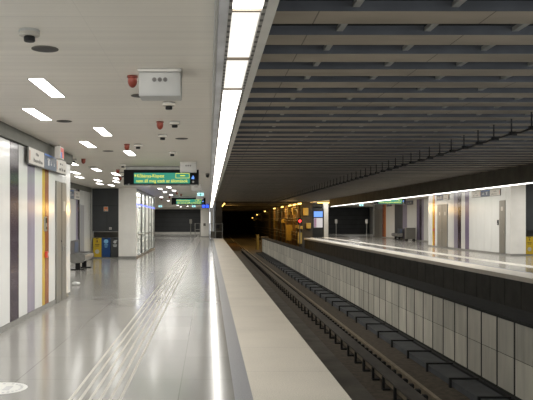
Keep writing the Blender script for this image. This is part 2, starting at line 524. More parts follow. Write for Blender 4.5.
# service door in the striped wall
d = struct('door_1', MB().bbox(LX-.03, LX+.03, 14.385, 15.355, .0, 2.45, .006, 1), M['door'])
MB().box(LX+.031, LX+.036, 14.86, 14.866, .02, 2.43).build('seam', M['black'], d)
hd = MB(); hd.box(LX+.031, LX+.045, 14.93, 14.99, 1.02, 1.14); hd.tube([(LX+.045, 14.96, 1.10), (LX+.085, 14.96, 1.10), (LX+.085, 15.08, 1.10)], .010, 8)
hd.build('handle', M['steel'], d)
MB().box(LX+.031, LX+.034, 15.03, 15.22, 1.86, 2.06).build('notice', M['sign_white'], d)
MB().box(LX+.031, LX+.037, 14.80, 14.83, 1.22, 1.25).build('lock', M['black'], d)
# intercom on yellow/brown stripes
t = thing('intercom', 'slim steel intercom plate on the yellow and red-brown wall stripes', 'intercom', (LX+.001, 13.43, 1.46))
MB().bbox(0, .03, -.05, .10, 0, .27, .006, 2).build('plate', M['steel'], t)
MB().box(.031, .034, -.03, .08, .15, .25).build('grille', M['black'], t)
MB().lathe([(.018, 0), (.018, .008), (.012, .012)], .031, .03, .06, 14, 'x').build('button', M['black'], t)
t = thing('alarm_button', 'small red alarm button box low on the yellow wall stripe', 'alarm', (LX+.001, 13.50, .96))
MB().bbox(0, .05, -.06, .06, 0, .12, .008, 2).build('box', M['red_print'], t)
MB().lathe([(.03, 0), (.03, .01), (.022, .016)], .051, 0, .06, 16, 'x').build('button', M['sign_white'], t)

# sign board on wall
def scribble(mb, x, ya, yb, z, h, sgn=1, n=8, m=None, th=.003):
    """a row of small irregular strokes the way far lettering reads; on the plane x"""
    L = (yb-ya)/n
    for k in range(n):
        if random.random() < .08: continue
        a = ya+k*L+L*.12; b = a+L*random.uniform(.45, .8); hh = h*random.choice((.65, .7, 1, .68))
        mb.box(min(x, x+sgn*th), max(x, x+sgn*th), a, b, z, z+hh*.3, m)
        mb.box(min(x, x+sgn*th), max(x, x+sgn*th), a, a+(b-a)*.35, z+hh*.3, z+hh, m)
        mb.box(min(x, x+sgn*th), max(x, x+sgn*th), b-(b-a)*.3, b, z+hh*.35, z+hh*.8, m)
def wall_sign(x, sgn, secs, z0, z1, label):
    """secs: (ya, yb, face)"""
    ys = [s[0] for s in secs]+[s[1] for s in secs]
    ya, yb = min(ys), max(ys)
    t = thing('wall_sign', label, 'sign', (x, (ya+yb)/2, z0))
    yc = (ya+yb)/2; h = z1-z0
    f = lambda a, b: (min(a, b), max(a, b))
    MB().bbox(*f(0, sgn*.028), ya-yc-.012, yb-yc+.012, -.012, h+.012, .004, 1).build('casing', M['casing'], t)
    for a, b, kind in secs:
        a, b = min(a, b)-yc, max(a, b)-yc
        o = MB().box(*f(sgn*.029, sgn*.036), a+.01, b-.01, .005, h-.005).build('face', M['sign_blue' if kind == 'blue' else 'sign_white'], t)
        lb = MB()
        w = b-a
        if kind == 'blue':
            lb.box(*f(sgn*.037, sgn*.040), a+w*.28, a+w*.38, h*.25, h*.75); lb.box(*f(sgn*.037, sgn*.040), a+w*.22, a+w*.44, h*.62, h*.70)
            scribble(lb, sgn*.037, a+w*.5, a+w*.86, h*.32, h*.36, sgn, 3)
            lb.build('lettering', M['ink_light'], o)
            MB().box(*f(sgn*.037, sgn*.039), a+.012, b-.012, h*.88, h-.006).build('stripe', M['blue'], o)
        else:
            scribble(lb, sgn*.037, a+w*.35, a+w*.62, h*.60, h*.2, sgn, 4)
            scribble(lb, sgn*.037, a+w*.28, a+w*.88, h*.18, h*.26, sgn, 8)
            lb.build('lettering', M['ink'], o)
            MB().box(*f(sgn*.037, sgn*.039), a+.03, a+.09, h*.2, h*.8).build('marking', plain('pale_red_print', (.55, .32, .25), .5), o)
    return t
wall_sign(LX+.051, 1, [(11.93, 13.05, 'white'), (13.05, 14.08, 'blue'), (14.08, 15.05, 'white')], 2.61, 2.885, 'three-part wall sign with blue middle section above the striped glass wall')
# ceiling hung blade sign box
t = thing('blade_sign', 'small white ceiling-hung box sign with red and blue side, beside the wall sign', 'sign', (-2.86, 13.75, CZ))
MB().bbox(-.055, .055, -.16, .16, -.27, -.04, .006, 1).build('box', M['sign_white'], t)
MB().box(-.02, .02, -.03, .03, -.04, 0).build('bracket', M['ink'], t)
pm = MB(); pm.box(.056, .059, -.14, .14, -.14, -.06, M['red_print']); pm.box(.056, .059, -.14, -.02, -.25, -.145, M['blue']); pm.box(.056, .059, .0, .14, -.25, -.145, M['red_print'])
pm.build('marking', None, t)

# ------------------------------------------------------------------ recess, bins, kiosk
RX = -5.2
wr = struct('wall_recess', MB().box(RX-.3, RX-.032, 15.9, 32.6, 0, CZ), M['frame'])
panels(wr, RX, 1, [(15.95, 17.5, 'p_white'), (17.5, 19.2, 'p_white'), (19.2, 21, 'p_white'), (21, 22.8, 'p_white'), (22.8, 24.6, 'p_white'), (24.6, 26.4, 'p_white'), (26.4, 28.1, 'p_white'), (28.1, 28.5, 'p_lilac'), (28.5, 28.95, 'p_dark'), (28.95, 29.9, 'p_white'), (29.9, 31.6, 'p_white')], .085, 2.9)
struct('baseboard_recess', MB().box(RX-.03, RX+.01, 15.95, 31.6, 0, .08), M['plinth'])
struct('recess_soffit_beam', MB().box(RX-.03, RX+.05, 15.95, 31.6, 2.905, CZ-.001), M['soffit'])
wall_sign(RX+.001, 1, [(26.6, 27.6, 'blue'), (27.6, 28.8, 'white')], 2.50, 2.82, 'small blue and white wall sign above the bench recess')
t = thing('poster', 'tall narrow white notice board on recess wall beside the bins', 'notice board', (RX+.001, 29.4, .6))
MB().bbox(0, .03, -.42, .42, -.35, 1.7, .006, 1).build('board', M['lit_white'], t)
MB().bbox(0, .038, -.46, -.425, -.38, 1.73, .004, 1).build('edging', M['grey_metal'], t)
# white pier at the niche, corner column, dark panel
KX0, KX1, KY = -3.97, -3.20, 31.6
struct('wall_kiosk', MB().box(KX0, KX1, KY, KY+.25, .10, CZ), M['white_wall'])
struct('baseboard_kiosk', MB().box(KX0-.01, KX1+.01, KY-.012, KY+.25, 0, .099), M['plinth'])
wn = struct('wall_niche', MB().box(RX, KX0-.001, 32.05, 32.15, 1.17, CZ), M['niche'])
MB().box(RX+.02, KX0-.02, 32.043, 32.049, 2.32, 2.335).build('seam', M['black'], wn)
MB().box(RX+.02, KX0-.02, 32.043, 32.049, 1.17, 1.185).build('seam', M['steel'], wn)
MB().box(-4.55, -4.54, 32.043, 32.049, 1.19, 2.31).build('seam', M['black'], wn)
struct('wall_niche_back', MB().box(RX, KX0-.001, 32.5, 32.6, 0, 1.17), M['niche_back'])
struct('baseboard_niche', MB().box(RX, KX0-.011, 31.98, 32.5, 0, .04), M['plinth'])
struct('wall_niche_side', MB().box(RX-.3, RX-.001, 32.05, 32.6, 0, CZ), M['white_wall'])
t = thing('notice', 'small orange and white square notice on the anthracite panel above the bins', 'notice', (-4.59, 32.042, 2.08))
MB().box(-.10, .10, -.004, 0, 0, .21).build('sheet', M['sign_white'], t)
MB().box(-.08, .08, -.007, -.0045, .09, .19).box(-.08, -.03, -.007, -.0045, .02, .08).box(.02, .08, -.007, -.0045, .03, .08).build('marking', M['orange_print'], t)
t = thing('notice', 'tiny white sticker low on the anthracite panel above the charcoal bin', 'notice', (-4.39, 32.042, 1.27))
MB().box(-.055, .055, -.004, 0, 0, .10).build('sheet', M['sign_white'], t)
MB().box(-.03, .01, -.006, -.0045, .02, .08).build('marking', M['ink'], t)

def make_bin(x, y, mat, label, ink, mark):
    t = thing('recycling_bin', label, 'bin', (x, y, .041), 0, 'recycling bins')
    MB().bbox(-.19, .19, .02, .40, 0, .86, .006, 1).build('body', M['bin_dark'], t)
    d = MB().bbox(-.188, .188, 0, .019, .005, .855, .005, 1).build('door', M[mat], t)
    mk = MB()
    if mark == 'blue':
        mk.lathe([(.10, -.004), (.10, -.001)], 0, 0, .70, 24, 'y'); mk.box(-.08, .08, -.004, -.001, .54, .57); mk.box(-.07, .07, -.004, -.001, .48, .51); mk.box(-.05, .05, -.004, -.001, .43, .45)
    elif mark == 'yellow':
        mk.box(-.02, .02, -.004, -.001, .66, .78); mk.box(-.03, .03, -.004, -.001, .66, .74); mk.box(-.10, .10, -.004, -.001, .54, .58); mk.box(-.08, .08, -.004, -.001, .48, .51)
    else:
        mk.lathe([(.07, -.004), (.07, -.001)], .0, 0, .68, 20, 'y'); mk.box(.02, .10, -.004, -.001, .71, .76); mk.box(-.09, .09, -.004, -.001, .52, .56); mk.box(-.07, .07, -.004, -.001, .46, .49)
    mk.build('lettering', M[ink], d)
    if mark == 'yellow':
        MB().lathe([(.095, -.004), (.095, -.001)], 0, 0, .25, 24, 'y').build('sticker', M['sign_white'], d)
    MB().box(-.06, .06, -.006, -.0005, .81, .84).build('handle', M['black'], d)
    return t
M['lightblue'] = plain('light_blue_print', (.25, .55, .8), .5)
M['brown_ink'] = plain('brown_ink', (.22, .13, .02), .5)
by = make_bin(-4.97, 32.0, 'bin_yellow', 'yellow recycling bin with white round sticker beside the steel bench', 'brown_ink', 'yellow')
make_bin(-4.575, 32.0, 'bin_blue', 'blue recycling bin with pale round symbol between yellow and charcoal bins', 'lightblue', 'blue')
make_bin(-4.18, 32.0, 'bin_dark', 'charcoal waste bin with white symbol beside the white kiosk corner', 'ink_light', 'dark')

# glazed kiosk side
wk = struct('window_1', MB().box(KX1-.08, KX1-.02, KY+.26, 42.6, 2.98, CZ-.001).box(KX1-.08, KX1-.02, KY+.26, 42.6, 0, .10), M['frame'])
for yy in (31.87, 34.6, 36.6, 38.9, 40.6, 42.5):
    MB().box(KX1-.09, KX1-.01, yy-.035, yy+.035, .101, 2.979).build('mullion', M['frame'], wk)
MB().box(KX1-.075, KX1-.03, KY+.30, 42.45, 1.0, 1.04).build('transom', M['frame'], wk)
for a, b in ((31.91, 34.56), (34.64, 36.56), (36.64, 38.86), (38.94, 40.56), (40.64, 42.46)):
    for z0, z1 in ((.101, .999), (1.041, 2.979)):
        MB().box(KX1-.056, KX1-.050, a, b, z0, z1).build('pane', M['glass'], wk)
struct('wall_kiosk_interior', MB().box(-4.9, -4.8, 32.62, 42.6, 0, CZ-.001).box(-4.8, -4.3, 32.62, 32.7, 0, CZ-.001), M['white_wall'])
struct('wall_kiosk_end', MB().box(-4.8, KX1-.1, 42.45, 42.6, 0, CZ-.001), M['white_wall'])
t = thing('shop_shelf', 'pale shelving unit inside the glazed kiosk', 'shelf', (-4.55, 37.5, 0))
for z in (.3, .8, 1.3, 1.8): MB().box(-.24, .22, -4.3, 4.3, z, z+.03).build('shelf', M['white_metal'], t)
for yy in (-4.3, -2.1, 0, 2.1, 4.27): MB().box(-.24, .22, yy-.02, yy+.02, 0, 2.1).build('upright', M['white_metal'], t)
o = MB().box(KX1-.009, KX1+.006, KY+.3, 42.4, 2.37, 2.43).build('led_strip', M['led_blue'])
tag(o, 'blue glowing LED line running along the glazed kiosk front', 'light')
# far walls left
struct('wall_left_far', MB().box(-9.1, -9, 15.9, 91, 0, CZ), M['white_wall'])
struct('wall_back_kiosk', MB().box(-9, -4.9, 42.45, 42.6, 0, CZ-.001), M['white_wall'])
we = struct('wall_end', MB().box(-9, -.6, 90, 90.2, .28, CZ), M['niche'])
for z in (.9, 1.5, 2.1, 2.7): MB().box(-9, -.6, 89.985, 89.998, z, z+.025).build('seam', M['black'], we)
struct('baseboard_end', MB().box(-9, -.6, 89.9, 90.2, 0, .279), M['white_wall'])
struct('end_header_beam', MB().box(-9, -.85, 78, 78.2, 2.96, CZ-.001), M['white_wall'])

# end column and lit end post
cz = struct('pillar_end', MB().box(-.86, .04, 74, 74.6, .08, CZ), M['white_wall'])
struct('pillar_base', MB().box(-.88, .06, 73.98, 74.6, 0, .079), M['plinth'])
t = thing('control_box', 'small dark control box on the white end column', 'box', (-.46, 73.998, 1.15))
MB().bbox(-.11, .11, -.08, 0, 0, .26, .01, 2).build('casing', M['fascia'], t)
MB().box(-.07, .07, -.085, -.081, .05, .2).build('door', M['ink'], t)
struct('pillar_edge', MB().box(.12, .38, 70, 70.3, 0, 2.86), M['white_wall'])

# ------------------------------------------------------------------ bench
def make_bench(loc, rz, label):
    """local: back along -x, seat to +x, long axis y"""
    t = thing('bench', label, 'bench', loc, rz, 'steel platform benches')
    b = MB(); b.bbox(-.275, -.235, -.9, .9, .50, .98, .015, 2); b.build('backrest', plain('dark_perforated_steel', (.12, .13, .14), .35, .6, vary=.25, scale=5) if 'bk' not in M else M['bk'], t)
    MB().bbox(-.234, -.228, .05, .62, .58, .92, .002, 1).build('blue_reflection', M['reflection_blue'], t)  # blue reflection on the backrest, put in as a coloured sheet
    s = MB(); s.prism_y([(-.235, .52), (-.235, .34), (-.1, .27), (.2, .29), (.27, .38), (.275, .46), (.25, .51), (.15, .535), (-.1, .49)], -.9, .9)
    s.build('seat', M['bench_steel'], t, True)
    for yy in (-.915, .901): MB().prism_y([(-.25, .56), (-.25, .30), (-.1, .24), (.22, .26), (.295, .37), (.30, .47), (.27, .53), (.15, .56)], yy, yy+.014).build('end_cap', M['bench_steel'], t)
    for yy in (-.62, .62):
        MB().bbox(-.08, .08, yy-.05, yy+.05, .03, .28, .008, 1).build('leg', M['black'], t)
        MB().bbox(-.24, .24, yy-.06, yy+.06, 0, .03, .008, 1).build('foot', M['black'], t)
    return t
M['reflection_blue'] = plain('painted_blue_reflection', (.035, .075, .17), .3, vary=.3, scale=8)
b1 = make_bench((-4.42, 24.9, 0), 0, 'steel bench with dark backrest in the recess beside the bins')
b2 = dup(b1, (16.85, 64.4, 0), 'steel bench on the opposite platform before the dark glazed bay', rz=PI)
t = thing('steel_cabinet', 'low steel cabinet on black feet on the opposite platform before the white wall', 'cabinet', (16.72, 59.6, 0))
MB().bbox(-.39, .39, 0, .5, .16, 1.06, .02, 2).build('body', M['bench_steel'], t)
MB().box(-.36, .36, -.012, -.002, .2, 1.0).build('door', M['door'], t)
for x in (-.3, .3): MB().box(x-.06, x+.06, .05, .45, 0, .16).build('foot', M['black'], t)
MB().box(-.42, .42, -.03, .52, 1.061, 1.09).build('lid', M['steel'], t)

# crumpled paper
bm = bmesh.new(); bmesh.ops.create_icosphere(bm, subdivisions=3, radius=.09)
for v in bm.verts:
    v.co *= random.uniform(.65, 1.1); v.co.z = max(-.045, v.co.z*.55); v.co.x *= 1.25
mb = MB(); mb.bm.free(); mb.bm = bm
o = mb.build('crumpled_paper', M['paper']); o.location = (-3.42, 18.5, .046)
tag(o, 'crumpled white paper lying on the floor near the striped wall end', 'litter')

# floor sticker
t = thing('floor_sticker', 'round white sticker with faint lettering on the platform floor', 'sticker', (-2.05, 7.1, 0))
MB().lathe([(.255, .0), (.255, .002)], 0, 0, 0, 48).build('disc', M['sticker'], t)
mk = MB(); 
for k in range(26):
    if k % 7 == 6: continue
    a = 2*PI*k/26; r = .20
    c, s = math.cos(a), math.sin(a)
    mk.box(c*r-.012, c*r+.012, s*r-.018, s*r+.018, .0022, .003)
mk.build('lettering', plain('faint_grey_ink', (.5, .5, .5), .5), t)
MB().box(-.10, -.03, -.09, .08, .0022, .003).box(.03, .10, -.09, .08, .0022, .003).build('footprint', plain('pale_grey_ink', (.55, .55, .55), .5), t)

# ------------------------------------------------------------------ ceiling fittings
def P_ceil(px, py, z=CZ):
    Y = 720*(z-H)/(221-py); return ((px-209)*Y/720, Y)
# recessed lights
def make_light(x, y):
    t = thing('ceiling_light', 'x', 'ceiling light', (x, y, CZ))
    MB().box(-.078, .078, 0, 1.08, -.004, -.001).build('diffuser', M['L_recess'], t)
    fr = MB()
    fr.box(-.086, -.0785, -.008, 1.088, -.006, -.001); fr.box(.0785, .086, -.008, 1.088, -.006, -.001); fr.box(-.0785, .0785, -.008, -.0005, -.006, -.001); fr.box(-.0785, .0785, 1.0805, 1.088, -.006, -.001)
    fr.build('frame', M['frame'], t)
    return t
LG = 'recessed ceiling lights'
lights = [(-1.76, 7.32, 'recessed ceiling light beside the wide dark speaker disc, biggest in the picture'),
 (-2.33, 9.26, 'recessed ceiling light nearly over the purple wall stripe, second biggest'),
 (-1.72, 11.15, 'recessed ceiling light midway between speaker disc and orange-red beacon row, third biggest'),
 (-2.29, 13.1, 'recessed ceiling light above the hanging blade sign, fourth biggest'),
 (-1.69, 14.85, 'recessed ceiling light directly behind a red beacon near the green display'),
 (-3.45, 17.6, 'recessed ceiling light half hidden by the wall sign end'),
 (-3.17, 19.8, 'recessed ceiling light just behind a black ceiling disc over the recess'),
 (-4.0, 21.0, 'recessed ceiling light over the bench recess, upper of the wall-side pair'),
 (-4.27, 23.2, 'recessed ceiling light over the bench recess, lower of the wall-side pair'),
 (-2.88, 21.7, 'recessed ceiling light beside the display, uppermost of a stack of three'),
 (-3.15, 24.1, 'recessed ceiling light beside the display, middle of a stack of three'),
 (-3.42, 26.0, 'recessed ceiling light beside the display, lowest of a stack of three'),
 (-3.95, 25.1, 'recessed ceiling light over the bins, upper of a pair'),
 (-4.25, 27.5, 'recessed ceiling light over the bins, lower of a pair'),
 (-3.95, 28.6, 'recessed ceiling light closest to the anthracite panel'),
 (-1.72, 30.4, 'recessed ceiling light seen just below the first green display, upper one'),
 (-2.2, 31.8, 'recessed ceiling light below the first display near the glazed kiosk'),
 (-1.66, 33.8, 'recessed ceiling light between the two green displays, beside red beacons'),
 (-2.2, 35.4, 'recessed ceiling light between the two green displays, kiosk side'),
 (-1.76, 22.4, 'recessed ceiling light hidden behind the first green display'),
 (-1.76, 3.5, 'recessed ceiling light above the upper photo border'),
 (-1.76, -.3, 'recessed ceiling light behind the viewpoint'),
 (-2.33, 1.6, 'recessed ceiling light behind the viewpoint near the wall'),
 (-2.33, 5.4, 'recessed ceiling light outside the photo near the wall')]
y = 39.5
while y < 74:
    lights.append((-2.1, y, None)); lights.append((-2.9, y+3.8, None)); y += 7.6
l0 = None
for x, y, lab in lights:
    if l0 is None: o = l0 = make_light(x, y)
    else: o = copy_tree(l0); o.location = (x, y, CZ)
    o['label'] = lab or 'small far recessed ceiling light beyond the second green display'
    o['group'] = LG if lab else 'far recessed ceiling lights'

# beacons
def make_beacon():
    t = thing('sounder_beacon', 'x', 'alarm beacon', (0, 0, CZ))
    MB().lathe([(.055, 0), (.055, -.018), (.046, -.02)], n=20).build('base', M['red'], t, True)
    MB().lathe([(.045, -.0205), (.049, -.03), (.050, -.055), (.046, -.075), (.034, -.098), (.018, -.113), (.006, -.118)], n=20).build('dome', M['red'], t, True)
    return t
beac = [(-.765, 7.2, 'red ceiling beacon half hidden beside the big grey speaker box'), (-.715, 10.5, 'red ceiling beacon in clear view between two detectors, below the big speaker box'),
 (-1.55, 13.6, 'red ceiling beacon in front of a recessed light, above the green display'), (-2.93, 16.8, 'red ceiling beacon above the recess near the blade sign'),
 (-2.57, 20.3, 'red ceiling beacon upper of two beside the green display'), (-2.92, 23.7, 'red ceiling beacon lower of two beside the green display'),
 (-1.63, 36.6, 'red ceiling beacon between the displays, upper of the centre pair'), (-1.5, 38.7, 'red ceiling beacon between the displays, lower of the centre pair'),
 (-2.34, 42.6, 'red ceiling beacon just above the second display corner'), (-3.05, 46, 'tiny red ceiling beacon near the glazed kiosk end'), (-.7, 31.6, 'red ceiling beacon below the third speaker box')]
b0 = None
for x, y, lab in beac:
    if b0 is None: o = b0 = make_beacon()
    else: o = copy_tree(b0)
    o.location = (x, y, CZ); o['label'] = lab; o['group'] = 'red ceiling beacons'
# detectors
def make_det():
    t = thing('smoke_detector', 'x', 'smoke detector', (0, 0, CZ))
    MB().lathe([(.068, 0), (.070, -.008), (.070, -.016), (.066, -.017)], n=24).build('base', M['grey_metal'], t, True)
    MB().lathe([(.066, -.0175), (.068, -.022), (.068, -.038), (.060, -.042), (.038, -.043)], n=24).build('body', M['detector'], t, True)
    MB().lathe([(.036, -.0435), (.038, -.050), (.038, -.072), (.034, -.078), (.01, -.080)], n=20).build('sensor', M['black'], t, True)
    return t
dets = [(-1.364, 5.47, 'smoke detector at the top beside the wide black speaker disc'), (-.49, 8.8, 'smoke detector just below the big grey speaker box'),
 (-.5, 10.5, 'smoke detector beside the clear-view red beacon'), (-.78, 12.1, 'smoke detector between the red beacon and the black ceiling disc'),
 (-1.34, 13.6, 'smoke detector beside the red beacon over the green display'), (-.77, 15.1, 'smoke detector just above the second speaker box'),
 (-3.17, 16.8, 'smoke detector at the wall end, over the recess light'), (-2.2, 18.4, 'smoke detector at the corner of the green display'), (-.75, 24, 'smoke detector behind the first green display'),
 (-2.7, 22.5, 'smoke detector over the recess between two red beacons'), (-.62, 33, 'smoke detector beyond the third speaker box')]
d0 = None
for x, y, lab in dets:
    if d0 is None: o = d0 = make_det()
    else: o = copy_tree(d0)
    o.location = (x, y, CZ); o.scale = (1.12, 1.12, 1.12); o['label'] = lab; o['group'] = 'ceiling smoke detectors'
# flush speaker discs
discs = [(-1.38, 6.06, 'black flush ceiling disc below the topmost detector, largest of all'), (-.79, 8.32, 'black flush ceiling disc peeking out below the big speaker box'),
 (-.48, 12.65, 'black flush ceiling disc above the second speaker box'), (-2.1, 10.45, 'black flush ceiling disc between two recessed lights over the striped wall'),
 (-2.09, 14.9, 'black flush ceiling disc beside the red beacon over the display'), (-3.13, 19.3, 'black flush ceiling disc over the recess by a light'), (-2.6, 21.4, 'black flush ceiling disc beside the upper beacon near the display')]
d0 = None
for x, y, lab in discs:
    if d0 is None:
        t = d0 = thing('ceiling_speaker', lab, 'ceiling speaker')
        MB().lathe([(.112, -.0005), (.112, -.006), (.104, -.008)], n=32).build('rim', M['fascia'], t, True)
        MB().lathe([(.1035, -.007), (.09, -.010), (.02, -.011)], n=32).build('grille', M['disc'], t, True)
        o = t
    else: o = copy_tree(d0)
    o.location = (x, y, CZ); o['label'] = lab; o['group'] = 'flush ceiling discs'
# speaker boxes
def make_box():
    t = thing('speaker_box', 'x', 'speaker', (0, 0, CZ))
    MB().bbox(-.21, .21, -.02, .30, -.03, 0, .006, 2).build('mounting_plate', M['white_metal'], t)
    MB().bbox(-.2, .2, 0, .28, -.26, -.031, .006, 2).build('body', M['grey_metal'], t)
    for x in (-.052, 0, .052):
        r = MB().lathe([(.021, -.005), (.021, 0), (.013, 0), (.013, -.005)], x, -.0005, -.105, 18, 'y').build('ring', M['ink'], t, True)
        MB().lathe([(.0125, -.003), (.0125, -.001)], x, -.0005, -.105, 16, 'y').build('hole', M['black'], r)
    return t
s0 = make_box(); s0.location = (-.468, 6.85, CZ); s0['label'] = 'big light grey ceiling speaker box with three round holes'; s0['group'] = 'grey ceiling speaker boxes'
dup(s0, (-.505, 17.5, CZ), 'light grey ceiling speaker box in front of the first green display', 'grey ceiling speaker boxes')
dup(s0, (-.5, 28.4, CZ), 'small light grey ceiling speaker box seen behind the first green display', 'grey ceiling speaker boxes')
dup(s0, (-.5, 39.1, CZ), 'grey ceiling speaker box in front of the second green display', 'grey ceiling speaker boxes')
# dome camera
t = thing('dome_camera', 'black dome camera on the ceiling edge beside the strip light', 'camera', (-.045, 22, CZ))
MB().lathe([(.06, 0), (.062, -.03), (.058, -.05)], n=20).build('base', M['ink'], t, True)
MB().lathe([(.056, -.0505), (.055, -.075), (.045, -.105), (.025, -.125), (.006, -.132)], n=20).build('dome', M['black_gloss'], t, True)

# ------------------------------------------------------------------ passenger displays
def make_display(label, loc):
    t = thing('passenger_display', label, 'display', loc, 0, 'green passenger displays')
    # local: x 0..1.98, z 0 bottom, screen facing -y
    MB().bbox(0, 1.98, 0, .22, 0, .41, .008, 1).build('housing', M['display_black'], t)
    MB().box(.04, 1.88, .05, .17, .411, .50).build('header', M['frame'], t)
    MB().box(.01, 1.97, -.006, -.001, -.004, .012).build('lower_trim', M['frame'], t)
    s = MB().box(.27, 1.745, -.006, -.001, .045, .325).build('screen', M['screen_green'], t)
    text_mesh('lettering', 'K\u0151b\u00e1nya-Kispest', .125, M['text_yellow'], s, (.35, -.0065, .205), width=.72, bold=.0)
    text_mesh('lettering', 'nem \u00e1ll meg ezek az \u00e1llom\u00e1sok', 0.118, M['text_yellow'], s, (.33, -.0065, .075), width=1.36, bold=.0)
    ar = MB(); ar.bm.faces.new([ar.bm.verts.new(c) for c in ((.29, -.0075, .21), (.29, -.0075, .295), (.33, -.0075, .252))]); ar.build('arrow', M['text_yellow'], s)
    fr = MB(); fr.box(1.37, 1.735, -.0085, -.0065, .305, .315).box(1.37, 1.735, -.0085, -.0065, .185, .195).box(1.37, 1.38, -.0085, -.0065, .195, .305).box(1.725, 1.735, -.0085, -.0065, .195, .305)
    fr.build('outline', M['text_yellow'], s)
    MB().box(1.49, 1.62, -.0085, -.0065, .24, .262).build('dash', M['text_yellow'], s)
    pc = MB(); pc.box(1.80, 1.86, -.006, -.001, .16, .22).box(1.815, 1.845, -.006, -.001, .22, .25).box(1.785, 1.80, -.006, -.001, .17, .20); pc.build('pictogram', M['info_blue'], t)
    MB().lathe([(.03, -.006), (.03, -.001)], 1.83, 0, .09, 18, 'y').build('clock_face', M['ink'], t)
    MB().box(.12, .15, -.006, -.001, .02, .035).build('lamp', M['sign_white'], t)
    return t
d1 = make_display('big green and black passenger display hanging from the ceiling beside the strip light', (-2.25, 19.0, 2.595))
dup(d1, (-2.18, 42.0, 2.595), 'smaller green passenger display farther down the same platform')
dup(d1, (10.32, 45, 2.70), 'green passenger display hanging over the opposite platform')
# exit signs
def make_exit():
    t = thing('exit_sign', 'x', 'exit sign', (0, 0, CZ))
    MB().bbox(-.175, .175, 0, .06, -.21, -.03, .006, 1).build('casing', M['white_metal'], t)
    f = MB().box(-.165, .165, -.005, -.0005, -.2, -.04).build('face', M['exit'], t)
    MB().box(-.03, .02, -.008, -.0055, -.18, -.07).box(-.06, .05, -.008, -.0055, -.13, -.11).build('pictogram', M['exit_green'], f)
    MB().box(-.02, .02, .015, .045, -.029, 0).build('bracket', M['ink'], t)
    return t
e0 = make_exit(); e0.location = (-.42, 36, CZ); e0['label'] = 'lit cyan exit sign on the ceiling above the second green display'; e0['group'] = 'lit exit signs'
dup(e0, (-1.38, 65, CZ), 'tiny lit exit sign below the second green display', 'lit exit signs')
dup(e0, (-4.4, 65, CZ), 'tiny lit exit sign beside the glazed kiosk end', 'lit exit signs')
dup(e0, (12.7, 60, CZ), 'tiny lit exit sign over the dark passage of the opposite platform', 'lit exit signs')
# blue monitors
for i, x in enumerate((-.45, -.14)):
    t = thing('platform_monitor', ('blue glowing monitor at the platform end, one nearer the white column', 'blue glowing monitor at the platform end, one nearer the strip light')[i], 'monitor', (x, 60, 2.72), 0, 'blue platform monitors')
    MB().bbox(-.15, .15, 0, .2, 0, .32, .01, 1).build('casing', M['black'], t)
    MB().box(-.125, .125, -.005, -.0005, .04, .28).build('screen', M['screen_blue'], t)
    MB().box(-.02, .02, .08, .12, .32, .38).build('bracket', M['black'], t)
# posts and rails at platform ends
def make_post(loc, label, h=1.85):
    t = thing('sign_post', label, 'post', loc, 0, 'white-headed posts')
    MB().lathe([(.14, 0), (.14, .02), (.03, .03)], n=20).build('base', M['steel'], t, True)
    MB().lathe([(.045, .031), (.045, h-.5)], n=14).build('pole', M['steel'], t, True)
    MB().bbox(-.14, .14, -.06, .06, h-.5, h, .03, 2).build('head', M['white_metal'], t)
    return t
p0 = make_post((-2.03, 80, 0), 'white-headed post standing before the dark end wall')
dup(p0, (15.0, 85, 0), 'white-headed post on the opposite platform, beside the black information cabinet')
dup(p0, (18.6, 85, 0), 'white-headed post on the opposite platform, beside the striped wall')
o = MB().tube([(-1.46, 75.5, 0), (-1.46, 75.5, 1.40), (-.92, 75.5, 1.40), (-.92, 75.5, 0)], .05, 8)
t = thing('barrier_rail', 'steel hoop barrier beside the white end column', 'barrier')
o.build('hoop', M['steel'], t)
MB().tube([(-1.41, 75.5, .75), (-.97, 75.5, .75)], .03, 8).build('crossbar', M['steel'], t)
t = thing('platform_end_gate', 'dark framed gate across the platform end under the strip light', 'gate', (0, 68.2, 0))
for x in (.05, .62, 1.27): MB().box(x-.035, x+.035, -.035, .035, 0, 1.42).build('post', M['frame'], t)
for z in (.68, 1.38): MB().box(.086, .584, -.02, .02, z-.02, z+.02).box(.656, 1.234, -.02, .02, z-.02, z+.02).build('rail', M['frame'], t)
MB().bbox(.66, 1.0, -.06, -.022, .95, 1.3, .01, 1).build('notice', M['black'], t)
MB().box(.11, .56, -.008, .008, .06, .64).build('panel', M['fascia'], t)

# ------------------------------------------------------------------ track furniture
def rail_prof(cx, z0):
    return [(cx-.075, z0), (cx+.075, z0), (cx+.075, z0+.015), (cx+.012, z0+.035), (cx+.010, z0+.115), (cx+.036, z0+.125), (cx+.036, z0+.155), (cx-.036, z0+.155), (cx-.036, z0+.125), (cx-.010, z0+.115), (cx-.012, z0+.035), (cx-.075, z0+.015)]
def make_rail(x, label, clips=True):
    t = thing('running_rail', label, 'rail', (x, 0, -1.22), 0, 'running rails')
    MB().prism_y(rail_prof(0, 0), 3, 130).build('rail', M['rail'], t)
    if clips:
        cl = None; extra = MB(); n = 0; y = 5.2
        while y < 66:
            if n < 100:
                if cl is None:
                    cl = c = MB().bbox(-.17, -.08, -.07, .07, 0, .05, .012, 1).bbox(-.14, -.05, -.05, .05, .045, .13, .015, 1).bbox(.06, .15, -.045, .045, 0, .06, .012, 1).build('rail_clip', M['black'], t)
                else:
                    c = cl.copy(); C.objects.link(c)
                c.location = (0, y, 0)
            else: extra.bbox(-.17, -.08, y-.07, y+.07, 0, .05, .012, 1).bbox(-.14, -.05, y-.05, y+.05, .045, .13, .015, 1)
            n += 1; y += .385
        tag(extra.build('rail_clip', M['black'], t), kind='stuff')
    return t
make_rail(3.50, 'brown running rail with black clips beside the covered third rail')
make_rail(1.97, 'running rail tucked close under the near platform edge', False)
